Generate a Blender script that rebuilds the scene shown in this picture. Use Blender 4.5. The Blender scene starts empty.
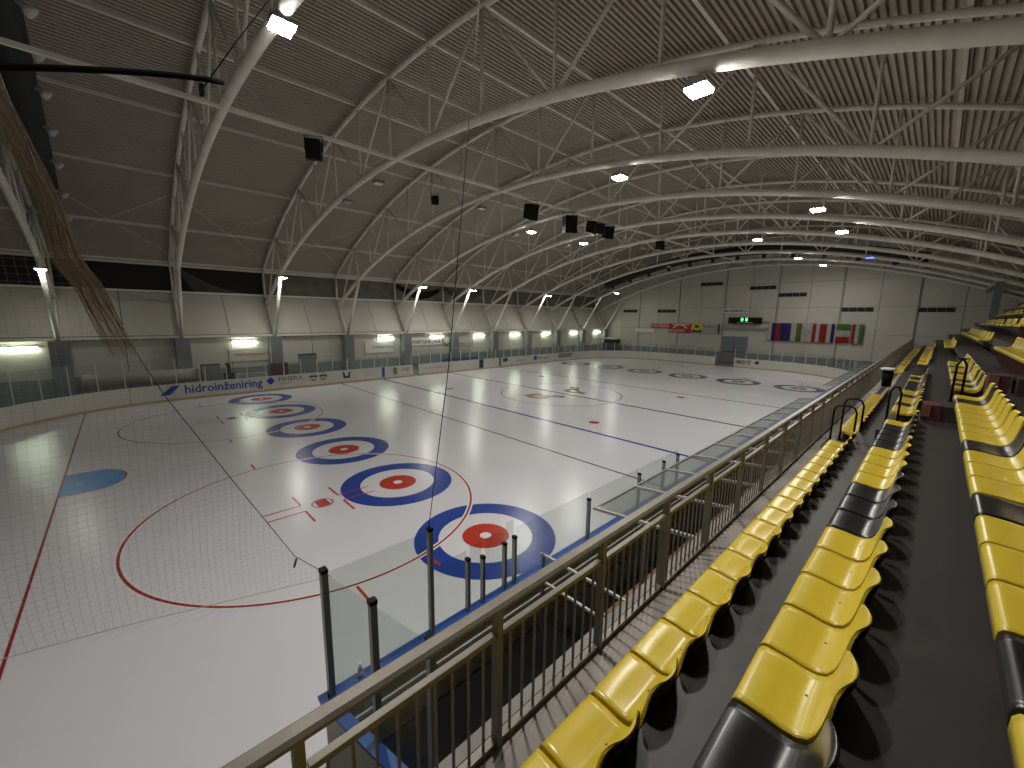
import bpy, bmesh, math, random
from mathutils import Vector, Matrix
random.seed(7)
PI = math.pi
S = bpy.context.scene
COL = S.collection

# ------------------------------------------------------------ camera
def cam_axes(yaw, pitch, roll):
    f = Vector((math.cos(yaw)*math.cos(pitch), math.sin(yaw)*math.cos(pitch), math.sin(pitch)))
    r = f.cross(Vector((0, 0, 1))).normalized(); u = r.cross(f)
    c, s = math.cos(roll), math.sin(roll)
    return f, c*r+s*u, -s*r+c*u
cd = bpy.data.cameras.new('camera'); cam = bpy.data.objects.new('camera', cd); COL.objects.link(cam)
f_, r_, u_ = cam_axes(.8053, -.1642, .0124)
m4 = Matrix((r_, u_, -f_)).transposed().to_4x4(); m4.translation = Vector((-23.613, -19.244, 5.6664))
cam.matrix_world = m4
cd.sensor_fit = 'HORIZONTAL'; cd.sensor_width = 36; cd.lens = 405.14/1024*36
cd.clip_start = .05; cd.clip_end = 300
S.camera = cam

# ------------------------------------------------------------ world and exposure
w = bpy.data.worlds.new('hall_air'); S.world = w; w.use_nodes = True
w.node_tree.nodes['Background'].inputs[0].default_value = (.5, .55, .6, 1)
w.node_tree.nodes['Background'].inputs[1].default_value = .02
S.view_settings.view_transform = 'Standard'; S.view_settings.look = 'None'
S.view_settings.gamma = 1; S.view_settings.use_curve_mapping = False
S.view_settings.exposure = 0.40
S.cycles.use_denoising = True
S.cycles.max_bounces = 8; S.cycles.diffuse_bounces = 6; S.cycles.glossy_bounces = 3
S.cycles.transparent_max_bounces = 24; S.cycles.sample_clamp_indirect = 6
S.cycles.use_light_tree = True
LAMP_L = 390.0      # radiance of a lit high bay lamp face
TUBE_L = 46.0       # radiance of a fluorescent tube

# ------------------------------------------------------------ materials
MATS = {}
def mat(name, col, rough=.6, metal=0., noise=0., nscale=4., bump=0., bscale=40., emit=None, spec=.5, coat=0.):
    if name in MATS: return MATS[name]
    m = bpy.data.materials.new(name); m.use_nodes = True; nt = m.node_tree
    b = nt.nodes['Principled BSDF']
    b.inputs['Base Color'].default_value = (*col, 1); b.inputs['Roughness'].default_value = rough
    b.inputs['Metallic'].default_value = metal; b.inputs['Specular IOR Level'].default_value = spec
    b.inputs['Coat Weight'].default_value = coat
    if noise or bump:
        tc = nt.nodes.new('ShaderNodeTexCoord')
    if noise:
        n = nt.nodes.new('ShaderNodeTexNoise'); n.inputs['Scale'].default_value = nscale; n.inputs['Detail'].default_value = 6
        nt.links.new(tc.outputs['Object'], n.inputs['Vector'])
        mr = nt.nodes.new('ShaderNodeMapRange'); mr.inputs[1].default_value = .3; mr.inputs[2].default_value = .7
        mr.inputs[3].default_value = 1-noise; mr.inputs[4].default_value = 1+noise
        nt.links.new(n.outputs['Fac'], mr.inputs[0])
        mx = nt.nodes.new('ShaderNodeVectorMath'); mx.operation = 'SCALE'; mx.inputs[0].default_value = col
        nt.links.new(mr.outputs[0], mx.inputs['Scale']); nt.links.new(mx.outputs[0], b.inputs['Base Color'])
    if bump:
        n2 = nt.nodes.new('ShaderNodeTexNoise'); n2.inputs['Scale'].default_value = bscale; n2.inputs['Detail'].default_value = 3
        nt.links.new(tc.outputs['Object'], n2.inputs['Vector'])
        bp = nt.nodes.new('ShaderNodeBump'); bp.inputs['Strength'].default_value = bump; bp.inputs['Distance'].default_value = .02
        nt.links.new(n2.outputs['Fac'], bp.inputs['Height']); nt.links.new(bp.outputs[0], b.inputs['Normal'])
    if emit:
        b.inputs['Emission Color'].default_value = (*emit[0], 1); b.inputs['Emission Strength'].default_value = emit[1]
    MATS[name] = m; return m
def glassmat(name, tint, gloss=.06, diff=0., dcol=(.6, .65, .62)):
    m = bpy.data.materials.new(name); m.use_nodes = True; nt = m.node_tree; nt.nodes.clear()
    o = nt.nodes.new('ShaderNodeOutputMaterial'); t = nt.nodes.new('ShaderNodeBsdfTransparent'); t.inputs[0].default_value = (*tint, 1)
    g = nt.nodes.new('ShaderNodeBsdfGlossy'); g.inputs['Roughness'].default_value = .12
    mx = nt.nodes.new('ShaderNodeMixShader'); mx.inputs[0].default_value = gloss
    nt.links.new(t.outputs[0], mx.inputs[1]); nt.links.new(g.outputs[0], mx.inputs[2]); last = mx
    if diff:
        d = nt.nodes.new('ShaderNodeBsdfDiffuse'); d.inputs[0].default_value = (*dcol, 1)
        m2 = nt.nodes.new('ShaderNodeMixShader'); m2.inputs[0].default_value = diff
        nt.links.new(mx.outputs[0], m2.inputs[1]); nt.links.new(d.outputs[0], m2.inputs[2]); last = m2
    nt.links.new(last.outputs[0], o.inputs[0]); MATS[name] = m; return m

ICE_R = .25
M_ice = mat('ice', (.68, .675, .71), ICE_R, noise=.03, nscale=.35, bump=.035, bscale=9, spec=.6)
M_iblue = mat('ice_blue_paint', (.012, .05, .30), ICE_R, bump=.03, bscale=9)
M_ired = mat('ice_red_paint', (.46, .03, .012), ICE_R, bump=.03, bscale=9)
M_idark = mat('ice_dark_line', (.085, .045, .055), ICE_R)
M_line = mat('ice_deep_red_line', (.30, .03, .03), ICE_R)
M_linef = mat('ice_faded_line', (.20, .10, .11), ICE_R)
M_ilb = mat('ice_crease_blue', (.10, .32, .66), ICE_R, bump=.03, bscale=9)
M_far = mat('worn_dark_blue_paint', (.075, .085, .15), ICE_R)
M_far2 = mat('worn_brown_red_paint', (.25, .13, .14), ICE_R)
M_iwhite = mat('ice_white_paint', (.74, .72, .72), ICE_R)
M_igold = mat('ice_gold_print', (.36, .27, .10), ICE_R)
M_conc = mat('grey_concrete', (.20, .19, .18), .8, noise=.2, nscale=1.5, bump=.1)
M_concw = mat('pale_concrete', (.26, .25, .23), .8, noise=.15, nscale=1.5)
M_tread = mat('dark_stand_paint', (.037, .032, .030), .45, noise=.14, nscale=2.2, bump=.05, bscale=120)
M_steel = mat('off_white_painted_steel', (.70, .67, .60), .5, noise=.08, nscale=2)
M_roof = mat('taupe_corrugated_sheet', (.375, .335, .28), .55, noise=.07, nscale=.5)
M_panel = mat('wall_sandwich_panel', (.49, .475, .42), .55, noise=.06, nscale=.4)
M_band = mat('teal_grey_dado', (.20, .225, .225), .6, noise=.1, nscale=1)
M_col = mat('blue_grey_concrete', (.17, .185, .185), .75, noise=.1, nscale=1)
M_dark = mat('dark_void', (.02, .02, .022), .9)
M_brownp = mat('brown_grey_sheet', (.16, .145, .125), .8, noise=.25, nscale=1.2)
M_board = mat('white_board', (.56, .55, .50), .45, noise=.05, nscale=1)
M_boardback = mat('board_back_plywood', (.30, .27, .19), .8, noise=.2, nscale=3)
M_kick = mat('yellow_kick_strip', (.42, .33, .18), .5)
M_cap = mat('blue_cap_rail', (.02, .08, .33), .35)
M_alu = mat('grey_aluminium', (.33, .33, .31), .45, .6)
M_pale = mat('pale_post', (.55, .55, .52), .5)
M_rail = mat('olive_grey_painted_steel', (.20, .18, .145), .42, .25, noise=.12, nscale=8)
M_black = mat('black_plastic', (.008, .008, .010), .28, spec=.6)
M_yel = mat('yellow_plastic', (.66, .50, .035), .27, noise=.04, nscale=5, spec=.55)
M_redbr = mat('red_brown_steel_and_shade', (.07, .022, .014), .5)  # steel brackets and beams, plus the painted shade behind seat backs
M_blk = mat('black_metal', (.005, .005, .005), .6, spec=.2)
M_rod = mat('black_pole', (.006, .006, .006), .9, spec=.1)
M_duct = mat('black_fabric_duct', (.022, .023, .026), .85)
M_noz = mat('light_grey_nozzle', (.55, .56, .56), .5)
M_white = mat('white_sheet', (.66, .65, .62), .6)
M_net = mat('net_cord', (.42, .42, .43), .8)
M_netb = mat('brown_net_cord', (.25, .195, .125), .9)
M_wood = mat('bench_timber', (.36, .19, .08), .6, noise=.2, nscale=6)
M_red = mat('red_cloth', (.42, .03, .03), .7)
M_redd = mat('dark_red_fabric', (.07, .012, .010), .8)
M_blue = mat('blue_print', (.02, .06, .30), .6)
M_green = mat('green_cloth', (.13, .24, .05), .7)
M_purple = mat('violet_blue_cloth', (.05, .035, .22), .7)
M_ink = mat('dark_ink', (.04, .04, .05), .6)
M_yelp = mat('yellow_print', (.62, .50, .06), .6)
M_housing = mat('lamp_housing', (.28, .27, .25), .5)
M_lamp = mat('lit_lamp_face', (.9, .9, .9), .5, emit=((1., .96, .90), LAMP_L))
M_lampd = mat('warm_lit_lamp_face', (.9, .9, .9), .5, emit=((1., .97, .88), LAMP_L*.6))
M_lampf = mat('faint_lit_lamp_face', (.9, .9, .9), .5, emit=((1., .97, .9), LAMP_L*.35))
M_filld = mat('warm_added_fill_glow', (.9, .9, .9), .5, emit=((1., .95, .88), LAMP_L*.14))
M_fillf = mat('faint_added_fill_glow', (.9, .9, .9), .5, emit=((1., .95, .9), LAMP_L*.04))
M_fill = mat('added_fill_glow', (.9, .9, .9), .5, emit=((1., .95, .88), LAMP_L*.3))  # glow of the added skirts that fill roof and walls with light
M_lampb = mat('cool_lit_lamp_face', (.8, .8, 1), .5, emit=((.10, .20, 1.), 1.3))
M_off = mat('unlit_lamp_face', (.42, .42, .40), .3)
M_tube = mat('lit_fluorescent_tube', (.9, 1, .9), .5, emit=((.88, 1., .78), TUBE_L))
M_led = mat('green_led', (.05, .5, .1), .5, emit=((.06, 1., .12), 3.0))
M_glass = glassmat('shield_glass', (.90, .93, .915), .04, .012, (.55, .62, .58))
M_canopy = glassmat('smoky_canopy_glass', (.70, .72, .71), .05, .16, (.42, .45, .44))
M_bottle = glassmat('clear_plastic', (.85, .9, .9), .15, .25)
M_skin = mat('pink_grey', (.4, .3, .28), .7)

# ------------------------------------------------------------ builders
def BM(): return bmesh.new()
def quad(bm, pts):
    return bm.faces.new([bm.verts.new(p) for p in pts])
def box(bm, a, b):
    x0, y0, z0 = a; x1, y1, z1 = b
    v = [bm.verts.new(p) for p in ((x0,y0,z0),(x1,y0,z0),(x1,y1,z0),(x0,y1,z0),(x0,y0,z1),(x1,y0,z1),(x1,y1,z1),(x0,y1,z1))]
    for f in ((3,2,1,0),(4,5,6,7),(0,1,5,4),(1,2,6,5),(2,3,7,6),(3,0,4,7)): bm.faces.new([v[i] for i in f])
def boxm(bm, c, s, M=None):
    a = (c[0]-s[0]/2, c[1]-s[1]/2, c[2]-s[2]/2); b = (c[0]+s[0]/2, c[1]+s[1]/2, c[2]+s[2]/2)
    n0 = len(bm.verts); box(bm, a, b); bm.verts.ensure_lookup_table()
    if M is not None:
        for v in bm.verts[n0:]: v.co = M @ v.co
def prism(bm, poly, axis, a, b):
    """poly: 2D outline, extruded along axis (0,1,2) from a to b"""
    def P(p, t):
        l = list(p); l.insert(axis, t); return l
    va = [bm.verts.new(P(p, a)) for p in poly]; vb = [bm.verts.new(P(p, b)) for p in poly]
    n = len(poly)
    bm.faces.new(va[::-1]); bm.faces.new(vb)
    for i in range(n): bm.faces.new((va[i], va[(i+1) % n], vb[(i+1) % n], vb[i]))
def tube(bm, pts, r, n=8, caps=True, flat=1.0):
    pts = [Vector(p) for p in pts]; rings = []
    for i, p in enumerate(pts):
        d = (pts[min(i+1, len(pts)-1)]-pts[max(i-1, 0)]).normalized()
        up = Vector((1, 0, 0)) if abs(d.x) < .9 else Vector((0, 0, 1))
        a = d.cross(up).normalized(); b = d.cross(a)
        rr = r[i] if isinstance(r, (list, tuple)) else r
        rings.append([bm.verts.new(p+a*rr*math.cos(2*PI*k/n)+b*rr*flat*math.sin(2*PI*k/n)) for k in range(n)])
    for i in range(len(rings)-1):
        for k in range(n):
            f = bm.faces.new((rings[i][k], rings[i][(k+1) % n], rings[i+1][(k+1) % n], rings[i+1][k])); f.smooth = n > 4
    if caps: bm.faces.new(rings[0][::-1]); bm.faces.new(rings[-1])
def disc(bm, cx, cy, z, r, n=64):
    bm.faces.new([bm.verts.new((cx+r*math.cos(2*PI*k/n), cy+r*math.sin(2*PI*k/n), z)) for k in range(n)])
def ring(bm, cx, cy, z, r0, r1, n=96, a0=0, a1=2*PI):
    full = abs(a1-a0-2*PI) < 1e-6
    vs = []
    for k in range(n+1):
        a = a0+(a1-a0)*k/n
        if full and k == n: vs.append(vs[0]); break
        vs.append((bm.verts.new((cx+r0*math.cos(a), cy+r0*math.sin(a), z)), bm.verts.new((cx+r1*math.cos(a), cy+r1*math.sin(a), z))))
    for k in range(n): bm.faces.new((vs[k][0], vs[k][1], vs[k+1][1], vs[k+1][0]))
def tag(o, label=None, cat=None, group=None, kind=None):
    if label: o['label'] = label
    if cat: o['category'] = cat
    if group: o['group'] = group
    if kind: o['kind'] = kind
    return o
def obj(name, bm, m, parent=None, label=None, fix=True):
    me = bpy.data.meshes.new(name)
    if fix: bmesh.ops.recalc_face_normals(bm, faces=bm.faces)
    bm.to_mesh(me); bm.free()
    me.materials.append(m)
    o = bpy.data.objects.new(name, me); COL.objects.link(o); o.parent = parent
    if label: o['label'] = label
    return o
def inst(o, parent=None, loc=None, rz=None):
    c = o.copy(); COL.objects.link(c); c.parent = parent
    if loc is not None: c.location = loc
    if rz is not None: c.rotation_euler.z = rz
    return c
def thing(name, label, cat, loc=(0, 0, 0), group=None, rz=0):
    o = bpy.data.objects.new(name, None); COL.objects.link(o); o.location = loc; o.rotation_euler.z = rz
    o.empty_display_size = .2
    return tag(o, label, cat, group)
def struct(name, bm, m, parent=None, label=None):
    o = obj(name, bm, m, parent)
    if parent is None: o['kind'] = 'structure'
    if label: o['label'] = label
    return o
def sroot(name, label=None):
    o = bpy.data.objects.new(name, None); COL.objects.link(o); o['kind'] = 'structure'
    if label: o['label'] = label
    return o
def text(name, s, size, loc, face, m, parent=None, ext=.004, align='LEFT', shear=0, bold=0., sx=1.):
    cu = bpy.data.curves.new(name, 'FONT'); cu.body = s; cu.size = size; cu.extrude = ext; cu.align_x = align
    cu.shear = shear; cu.offset = bold; cu.resolution_u = 2
    t = bpy.data.objects.new('tmp', cu); COL.objects.link(t)
    me = bpy.data.meshes.new_from_object(t); bpy.data.objects.remove(t)
    me.materials.clear(); me.materials.append(m)
    if face == '-y': R = Matrix.Rotation(PI/2, 4, 'X')
    elif face == '-x': R = Matrix.Rotation(-PI/2, 4, 'Z') @ Matrix.Rotation(PI/2, 4, 'X')
    else: R = Matrix.Identity(4)
    me.transform(Matrix.Translation(loc) @ R @ Matrix.Diagonal((sx, 1, 1, 1)))
    o = bpy.data.objects.new(name, me); COL.objects.link(o); o.parent = parent
    return o
ORD = ['zeroth','first','second','third','fourth','fifth','sixth','seventh','eighth','ninth','tenth','eleventh','twelfth','thirteenth','fourteenth',
       'fifteenth','sixteenth','seventeenth','eighteenth','nineteenth','twentieth','twenty-first','twenty-second','twenty-third','twenty-fourth',
       'twenty-fifth','twenty-sixth','twenty-seventh','twenty-eighth','twenty-ninth','thirtieth']
def nth(n):
    if n < len(ORD): return ORD[n]
    tens = {3: 'thirty', 4: 'forty', 5: 'fifty', 6: 'sixty', 7: 'seventy', 8: 'eighty', 9: 'ninety', 10: 'hundred'}[n//10]
    return (tens[:-1]+'ieth') if n % 10 == 0 and n < 100 else tens+'-'+ORD[n % 10]

# hall section: lower chord, upper chord and roof arcs over the rink (y across, z up)
YA, RL, ZL, RU, ZU = -3.2, 51., 12.2, 48.5, 15.4
def zlo(y): return ZL-(RL-math.sqrt(RL*RL-(y-YA)**2))
def zup(y): return ZU-(RU-math.sqrt(RU*RU-(y-YA)**2))
XN, XF = -32.6, 34.3
TX = [-26.5+6*k for k in range(11)]          # truss planes; last one at 33.5
YL, YR = 20.75, -27.15                        # outer ends of the roof

# ============================================================ SETTING
bm = BM(); box(bm, (XN, YR, -.3), (XF+.3, YL+.3, -.03)); struct('floor', bm, M_conc)

# ---- ice
HX, HY, RC = 29.5, 14.65, 8.3
CX, CY = HX-RC, HY-RC
def rink_path(s):
    """point and outward direction on the rink outline; s from 0 at (CX,HY) going towards -X along the far long side"""
    L1, A, L2 = 2*CX, RC*PI/2, 2*CY
    segs = [('l', L1), ('a', A), ('l', L2), ('a', A), ('l', L1), ('a', A), ('l', L2), ('a', A)]
    tot = sum(x[1] for x in segs); s %= tot
    starts = [(CX, HY, -1, 0), None, (-HX, CY, 0, -1), None, (-CX, -HY, 1, 0), None, (HX, -CY, 0, 1), None]
    arcs = {1: (-CX, CY, PI/2), 3: (-CX, -CY, PI), 5: (CX, -CY, 1.5*PI), 7: (CX, CY, 0)}
    for i, (t, L) in enumerate(segs):
        if s <= L or i == 7:
            if t == 'l':
                x, y, dx, dy = starts[i]; return Vector((x+dx*s, y+dy*s)), Vector((dy, -dx))*1.0
            cx, cy, a0 = arcs[i]; a = a0+s/RC
            n = Vector((math.cos(a), math.sin(a))); return Vector((cx, cy))+n*RC, n
        s -= L
TOT = 2*(2*CX)+2*(2*CY)+4*RC*PI/2
def out_n(s):
    p, n = rink_path(s)
    if n.dot(p) < 0: n = -n
    return p, n
bm = BM()
bm.faces.new([bm.verts.new((*out_n(TOT*k/240)[0], 0)) for k in range(240)])
ice = struct('floor_ice', bm, M_ice, label='white ice sheet painted with curling and hockey markings')
Z1, Z2, Z3, Z4 = .0015, .003, .0045, .006
def line(name, x0, x1, y0, y1, m, z=Z2):
    b = BM(); quad(b, ((x0, y0, z), (x1, y0, z), (x1, y1, z), (x0, y1, z))); return obj(name, b, m, ice)
HS = [-11.699+4.69*i for i in range(6)]
for side, tx in ((-1, -17.2548), (1, 17.1856)):
    for i, hy in enumerate(HS):
        if side < 0:
            lb = nth(i+1)+' curling house from the spectator railing, camera end'
        else: lb = nth(i+1)+' curling house from the spectator railing, scoreboard end'
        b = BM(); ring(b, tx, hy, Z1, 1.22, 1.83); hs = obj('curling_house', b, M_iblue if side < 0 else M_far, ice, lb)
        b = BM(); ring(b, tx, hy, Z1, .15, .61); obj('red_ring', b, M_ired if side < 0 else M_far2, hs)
        b = BM(); disc(b, tx, hy, Z1, .15, 24); obj('button', b, M_iwhite, hs)
gx = 25.556; yg = math.sqrt(RC**2-(gx-CX)**2)+CY
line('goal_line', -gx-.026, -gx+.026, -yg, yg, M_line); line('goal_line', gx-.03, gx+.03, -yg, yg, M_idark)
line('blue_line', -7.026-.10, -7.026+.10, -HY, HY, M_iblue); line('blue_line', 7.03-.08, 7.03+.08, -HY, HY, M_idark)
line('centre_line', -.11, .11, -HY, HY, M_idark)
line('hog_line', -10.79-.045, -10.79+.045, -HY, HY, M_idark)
def crease(sg):
    b = BM(); pts = [(-gx*1+.0, -1.15), ]; n = 20
    out = [(0, -1.15)]+[(.75+.78*math.sin(PI*k/n), -1.12*math.cos(PI*k/n)) for k in range(n+1)]+[(0, 1.15)]
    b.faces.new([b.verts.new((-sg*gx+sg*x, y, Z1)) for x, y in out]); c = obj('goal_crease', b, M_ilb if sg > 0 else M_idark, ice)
    b = BM()
    for k in range(len(out)-1):
        p, q = Vector(out[k]), Vector(out[k+1]); d = (q-p)
        if d.length < 1e-4: continue
        nn = Vector((d.y, -d.x)).normalized()*.05
        quad(b, [(-sg*gx+sg*v.x, v.y, Z2) for v in (p, q, q+nn, p+nn)])
    obj('crease_edge', b, M_ired, c)
crease(1)
b = BM(); ring(b, 25.5, 0, Z1, 1.7, 1.8, 24, PI/2, 1.5*PI); obj('goal_crease', b, M_idark, ice)
def faceoff(cx, cy, m):
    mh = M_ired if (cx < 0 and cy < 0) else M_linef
    b = BM(); ring(b, cx, cy, Z3, 4.47, 4.53, 128); c = obj('face_off_circle', b, m, ice)
    b = BM(); ring(b, cx, cy, Z2, 4.42, 4.58, 128); obj('white_edge', b, M_iwhite, c)
    b = BM(); ring(b, cx, cy, Z3, .27, .31, 32)
    quad(b, [(cx+x, cy+y, Z3) for x, y in ((-.17, -.25), (.17, -.25), (.17, .25), (-.17, .25))])
    for sx in (-1, 1):
        b.faces.new([b.verts.new((cx+sx*(.17), cy+y, Z3)) for y in (-.25, .25)]+[b.verts.new((cx+sx*.21, cy+.18, Z3)), b.verts.new((cx+sx*.21, cy-.18, Z3))]) if False else None
    obj('face_off_spot', b, mh, c)
    for sx in (-1, 1):
        for sy in (-1, 1):
            b = BM(); x0, y0 = cx+sx*.55, cy+sy*.23
            quad(b, [(x, y, Z4) for x, y in ((x0, y0-.025), (x0+sx*1.0, y0-.025), (x0+sx*1.0, y0+.025), (x0, y0+.025))]); obj('hash_mark', b, mh, c)
            b = BM(); quad(b, [(x, y, Z4) for x, y in ((x0-.03, y0), (x0+.03, y0), (x0+.03, y0+sy*.8), (x0-.03, y0+sy*.8))]); obj('hash_mark', b, mh, c)
            if sx > 0:
                for sx2 in (-1, 1):
                    b = BM(); x1 = cx+sx2*.85; y1 = cy+sy*4.5
                    quad(b, [(x, y, Z4) for x, y in ((x1-.03, y1), (x1+.03, y1), (x1+.03, y1+sy*.6), (x1-.03, y1+sy*.6))]); obj('hash_mark', b, mh, c)
for cx in (-19.72, 19.72):
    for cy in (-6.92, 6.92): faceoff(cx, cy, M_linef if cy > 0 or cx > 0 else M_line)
b = BM(); ring(b, 0, 0, Z3, 4.47, 4.53, 96); obj('centre_circle', b, M_idark, ice)
for x in (-5.36, 5.5):
    for y in (-6.8, 6.9):
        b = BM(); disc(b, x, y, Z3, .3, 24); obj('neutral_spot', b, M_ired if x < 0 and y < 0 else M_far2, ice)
# two golden club prints in the centre circle, mirror images
for sx, cx in ((1, -1.75), (-1, 2.0)):
    b = BM(); ring(b, cx-.3, .25*sx, Z3, .55, 1.0, 40, .15*PI, 1.5*PI); lg = obj('centre_print', b, M_igold, ice, 'gold and black club print in the centre circle')
    b = BM(); ring(b, cx+.55, -.75*sx, Z4, .3, .48, 24, -.6*PI, .5*PI)
    quad(b, [(cx+x, y*sx, Z4) for x, y in ((-1.1, 1.3), (-.85, 1.4), (.9, -1.2), (.7, -1.35))]); obj('dark_outline', b, M_ink, lg)

# ---- boards around the rink
bar = thing('rink_boards', 'white dasher boards running round the ice with yellow kick strip', 'barrier')
def wall_piece(b, s0, s1, z0, z1, o0, o1, n):
    pr = []
    for k in range(n+1):
        p, nn = out_n(s0+(s1-s0)*k/n)
        a, c = p+nn*o0, p+nn*o1
        pr.append([b.verts.new((q.x, q.y, z)) for q, z in ((a, z0), (c, z0), (c, z1), (a, z1))])
    for k in range(n):
        for j in range(4): b.faces.new((pr[k][j], pr[k][(j+1) % 4], pr[k+1][(j+1) % 4], pr[k+1][j]))
    b.faces.new(pr[0]); b.faces.new(pr[-1][::-1])
SL1, SA, SL2 = 2*CX, RC*PI/2, 2*CY
def s_of(x): return CX-x                    # long side away from the stand
def s_right(x): return SL1+SA+SL2+SA+(x+CX)
runs = []   # (s0,s1)
s_open0, s_open1 = SL1+SA+SL2+SA*.1, s_right(-CX+1.2)    # opening in the near corner
def on_gate(s):
    p, _ = out_n(s)
    return (p.x > 29 and -2 < p.y < -1.0) or (abs(p.y-HY) < .1 and -4.1 < p.x < -3.4)
cur = 0.0
STEP = TOT/76
k = 0
while cur < TOT-.01:
    s0, s1 = cur, min(cur+STEP, TOT); cur = s1
    if s_open0-.4 < (s0+s1)/2 < s_open1: continue
    ps, _ = out_n((s0+s1)/2)
    if ps.y > -HY+.01 or ps.x > -CX:
        if ps.y < -HY+.01: continue
    straight = abs(abs(ps.y)-HY) < .02 or abs(abs(ps.x)-HX) < .02
    n = 1 if straight else 4
    pts = [(s0, s1)]
    if abs(ps.y-HY) < .1 and s0 < s_of(-3.4) and s1 > s_of(-4.1): pts = [(s0, s_of(-3.45)), (s_of(-4.05), s1)]
    if ps.x > 29 and -4.3 < ps.y < 1.3:
        g0, g1 = SL1+SA+SL2+SA+SL1+SA+CY-2.6, SL1+SA+SL2+SA+SL1+SA+CY-.45
        pts = [(a, c) for a, c in ((s0, min(s1, g0)), (max(s0, g1), s1)) if c-a > .1]
    for a, c in pts:
        if c-a < .05: continue
        b = BM(); wall_piece(b, a+.006, c-.006, .0, 1.1, 0, .10, n); bp = obj('board_panel', b, M_board, bar)
        b = BM(); wall_piece(b, a+.004, c-.004, .005, .13, -.012, .0, n); obj('kick_strip', b, M_kick, bp)
# spectator-side long run, straight, y=-HY
for i in range(18):
    x0, x1 = -22.3+2.42*i, -22.3+2.42*(i+1)
    b = BM(); box(b, (x0+.006, -HY-.10, 0), (x1-.006, -HY, 1.08)); bp = obj('board_panel', b, M_board, bar)
    b = BM(); box(b, (x0+.02, -HY-.13, .03), (x1-.02, -HY-.102, 1.07)); obj('plywood_back', b, M_boardback, bp)
    b = BM(); box(b, (x0, -HY-.17, .62), (x1, -HY-.13, .68)); obj('back_batten', b, M_pale, bp)
b = BM(); box(b, (-22.36, -HY-.16, 1.08), (21.3, -HY+.03, 1.12)); obj('cap_rail', b, M_cap, bar, 'blue cap rail')
def slant(z0, z1, w0, w1, y0=-14.75, y1=-17.2):
    b = BM(); X_ = lambda y: -22.31+(-14.73-y)*.2
    prism(b, [(X_(y0)-w0, y0), (X_(y0)+w1, y0), (X_(y1)+w1, y1), (X_(y1)-w0, y1)], 2, z0, z1); return b
rb = obj('return_board', slant(0, 1.08, .03, .07, -14.80), M_board, bar)
obj('cap_rail', slant(1.08, 1.12, .06, .08, -14.82), M_cap, rb)
# blue and red marks on the boards, and advertising
def ad_text(s, size, x, z, m, **k): return text('lettering', s, size, (x, HY-.004, z), '-y', m, bar, ext=.002, **k)
ad_text('hidroinženiring', .80, -21.0, .42, M_blue, bold=.014, sx=.93)
def polyad(pts, m, y=HY-.004, name='emblem'):
    b = BM(); prism(b, pts, 1, y-.004, y+.003); return obj(name, b, m, bar)
polyad([(-22.25, .40), (-21.75, .40), (-21.2, .98), (-21.6, .98)], M_blue, HY-.085)
polyad([(-15.95+a*.3, .74+c*.3) for a, c in ((0, 1), (1, 0), (0, -1), (-1, 0))], M_blue)
ad_text('FINERA', .46, -15.45, .66, M_ink, sx=1.15)
ad_text('energy systems', .15, -15.4, .45, M_ink)
def ring_em(cx, cz, r, m, y=HY-.006):
    b = BM(); n = 24
    for k in range(n):
        a0, a1 = 2*PI*k/n, 2*PI*(k+1)/n
        quad(b, [(cx+rr*math.cos(a), y, cz+rr*math.sin(a)) for rr, a in ((r*.72, a0), (r, a0), (r, a1), (r*.72, a1))])
    o = obj('emblem', b, m, bar)
for cx in (-12.95, -12.2):
    ring_em(cx, .72, .28, M_igold); polyad([(cx-.3, .86), (cx+.3, .86), (cx+.3, .74), (cx-.3, .74)], M_ink); polyad([(cx-.1, .42), (cx+.1, .42), (cx+.13, .62), (cx-.13, .62)], M_igold)
polyad([(-10.65, .95), (-10.5, .95), (-10.42, .6), (-10.2, .6), (-10.12, .95), (-9.97, .95), (-10.05, .42), (-10.57, .42)], M_ink)
polyad([(-7.16, .2), (-6.9, .2), (-6.9, 1.09), (-7.16, 1.09)], M_blue)
polyad([(-6.05, .35), (-5.7, .35), (-5.65, .85), (-5.88, 1.02), (-6.1, .85)], M_green)
ad_text('CKB', .42, -5.25, .6, M_ink)
ad_text('www.ljubljana.si', .38, -2.9, .55, M_alu)
polyad([(6.9, .2), (7.16, .2), (7.16, 1.09), (6.9, 1.09)], M_blue)
polyad([(7.5, .6), (8.2, .6), (8.2, 1.0), (7.5, 1.0)], M_ink)
polyad([(4.0, .15), (4.6, .15), (4.6, 1.09), (4.0, 1.09)], M_ink)
ad_text('tiskarna', .4, 9.6, .5, M_alu)
polyad([(12.6, .5), (13.2, .5), (13.2, .95), (12.6, .95)], M_blue)
ad_text('Plus hiša', .55, 13.4, .5, M_ink)
polyad([(17.3, .45), (20.2, .45), (20.2, 1.0), (17.3, 1.0)], M_band); ad_text('LEDENA', .3, 17.8, .6, M_pale)
text('lettering', 'EMSKYE', .66, (HX-.006, -2.8, .45), '-x', M_ink, bar, ext=.002, sx=.72, bold=.01)
b = BM(); prism(b, [(-5.1+a*.27, .72+c*.25) for a, c in ((0, 1), (1, 0), (0, -1), (-1, 0))], 0, HX-.012, HX-.004); obj('emblem', b, M_ink, bar)

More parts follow.
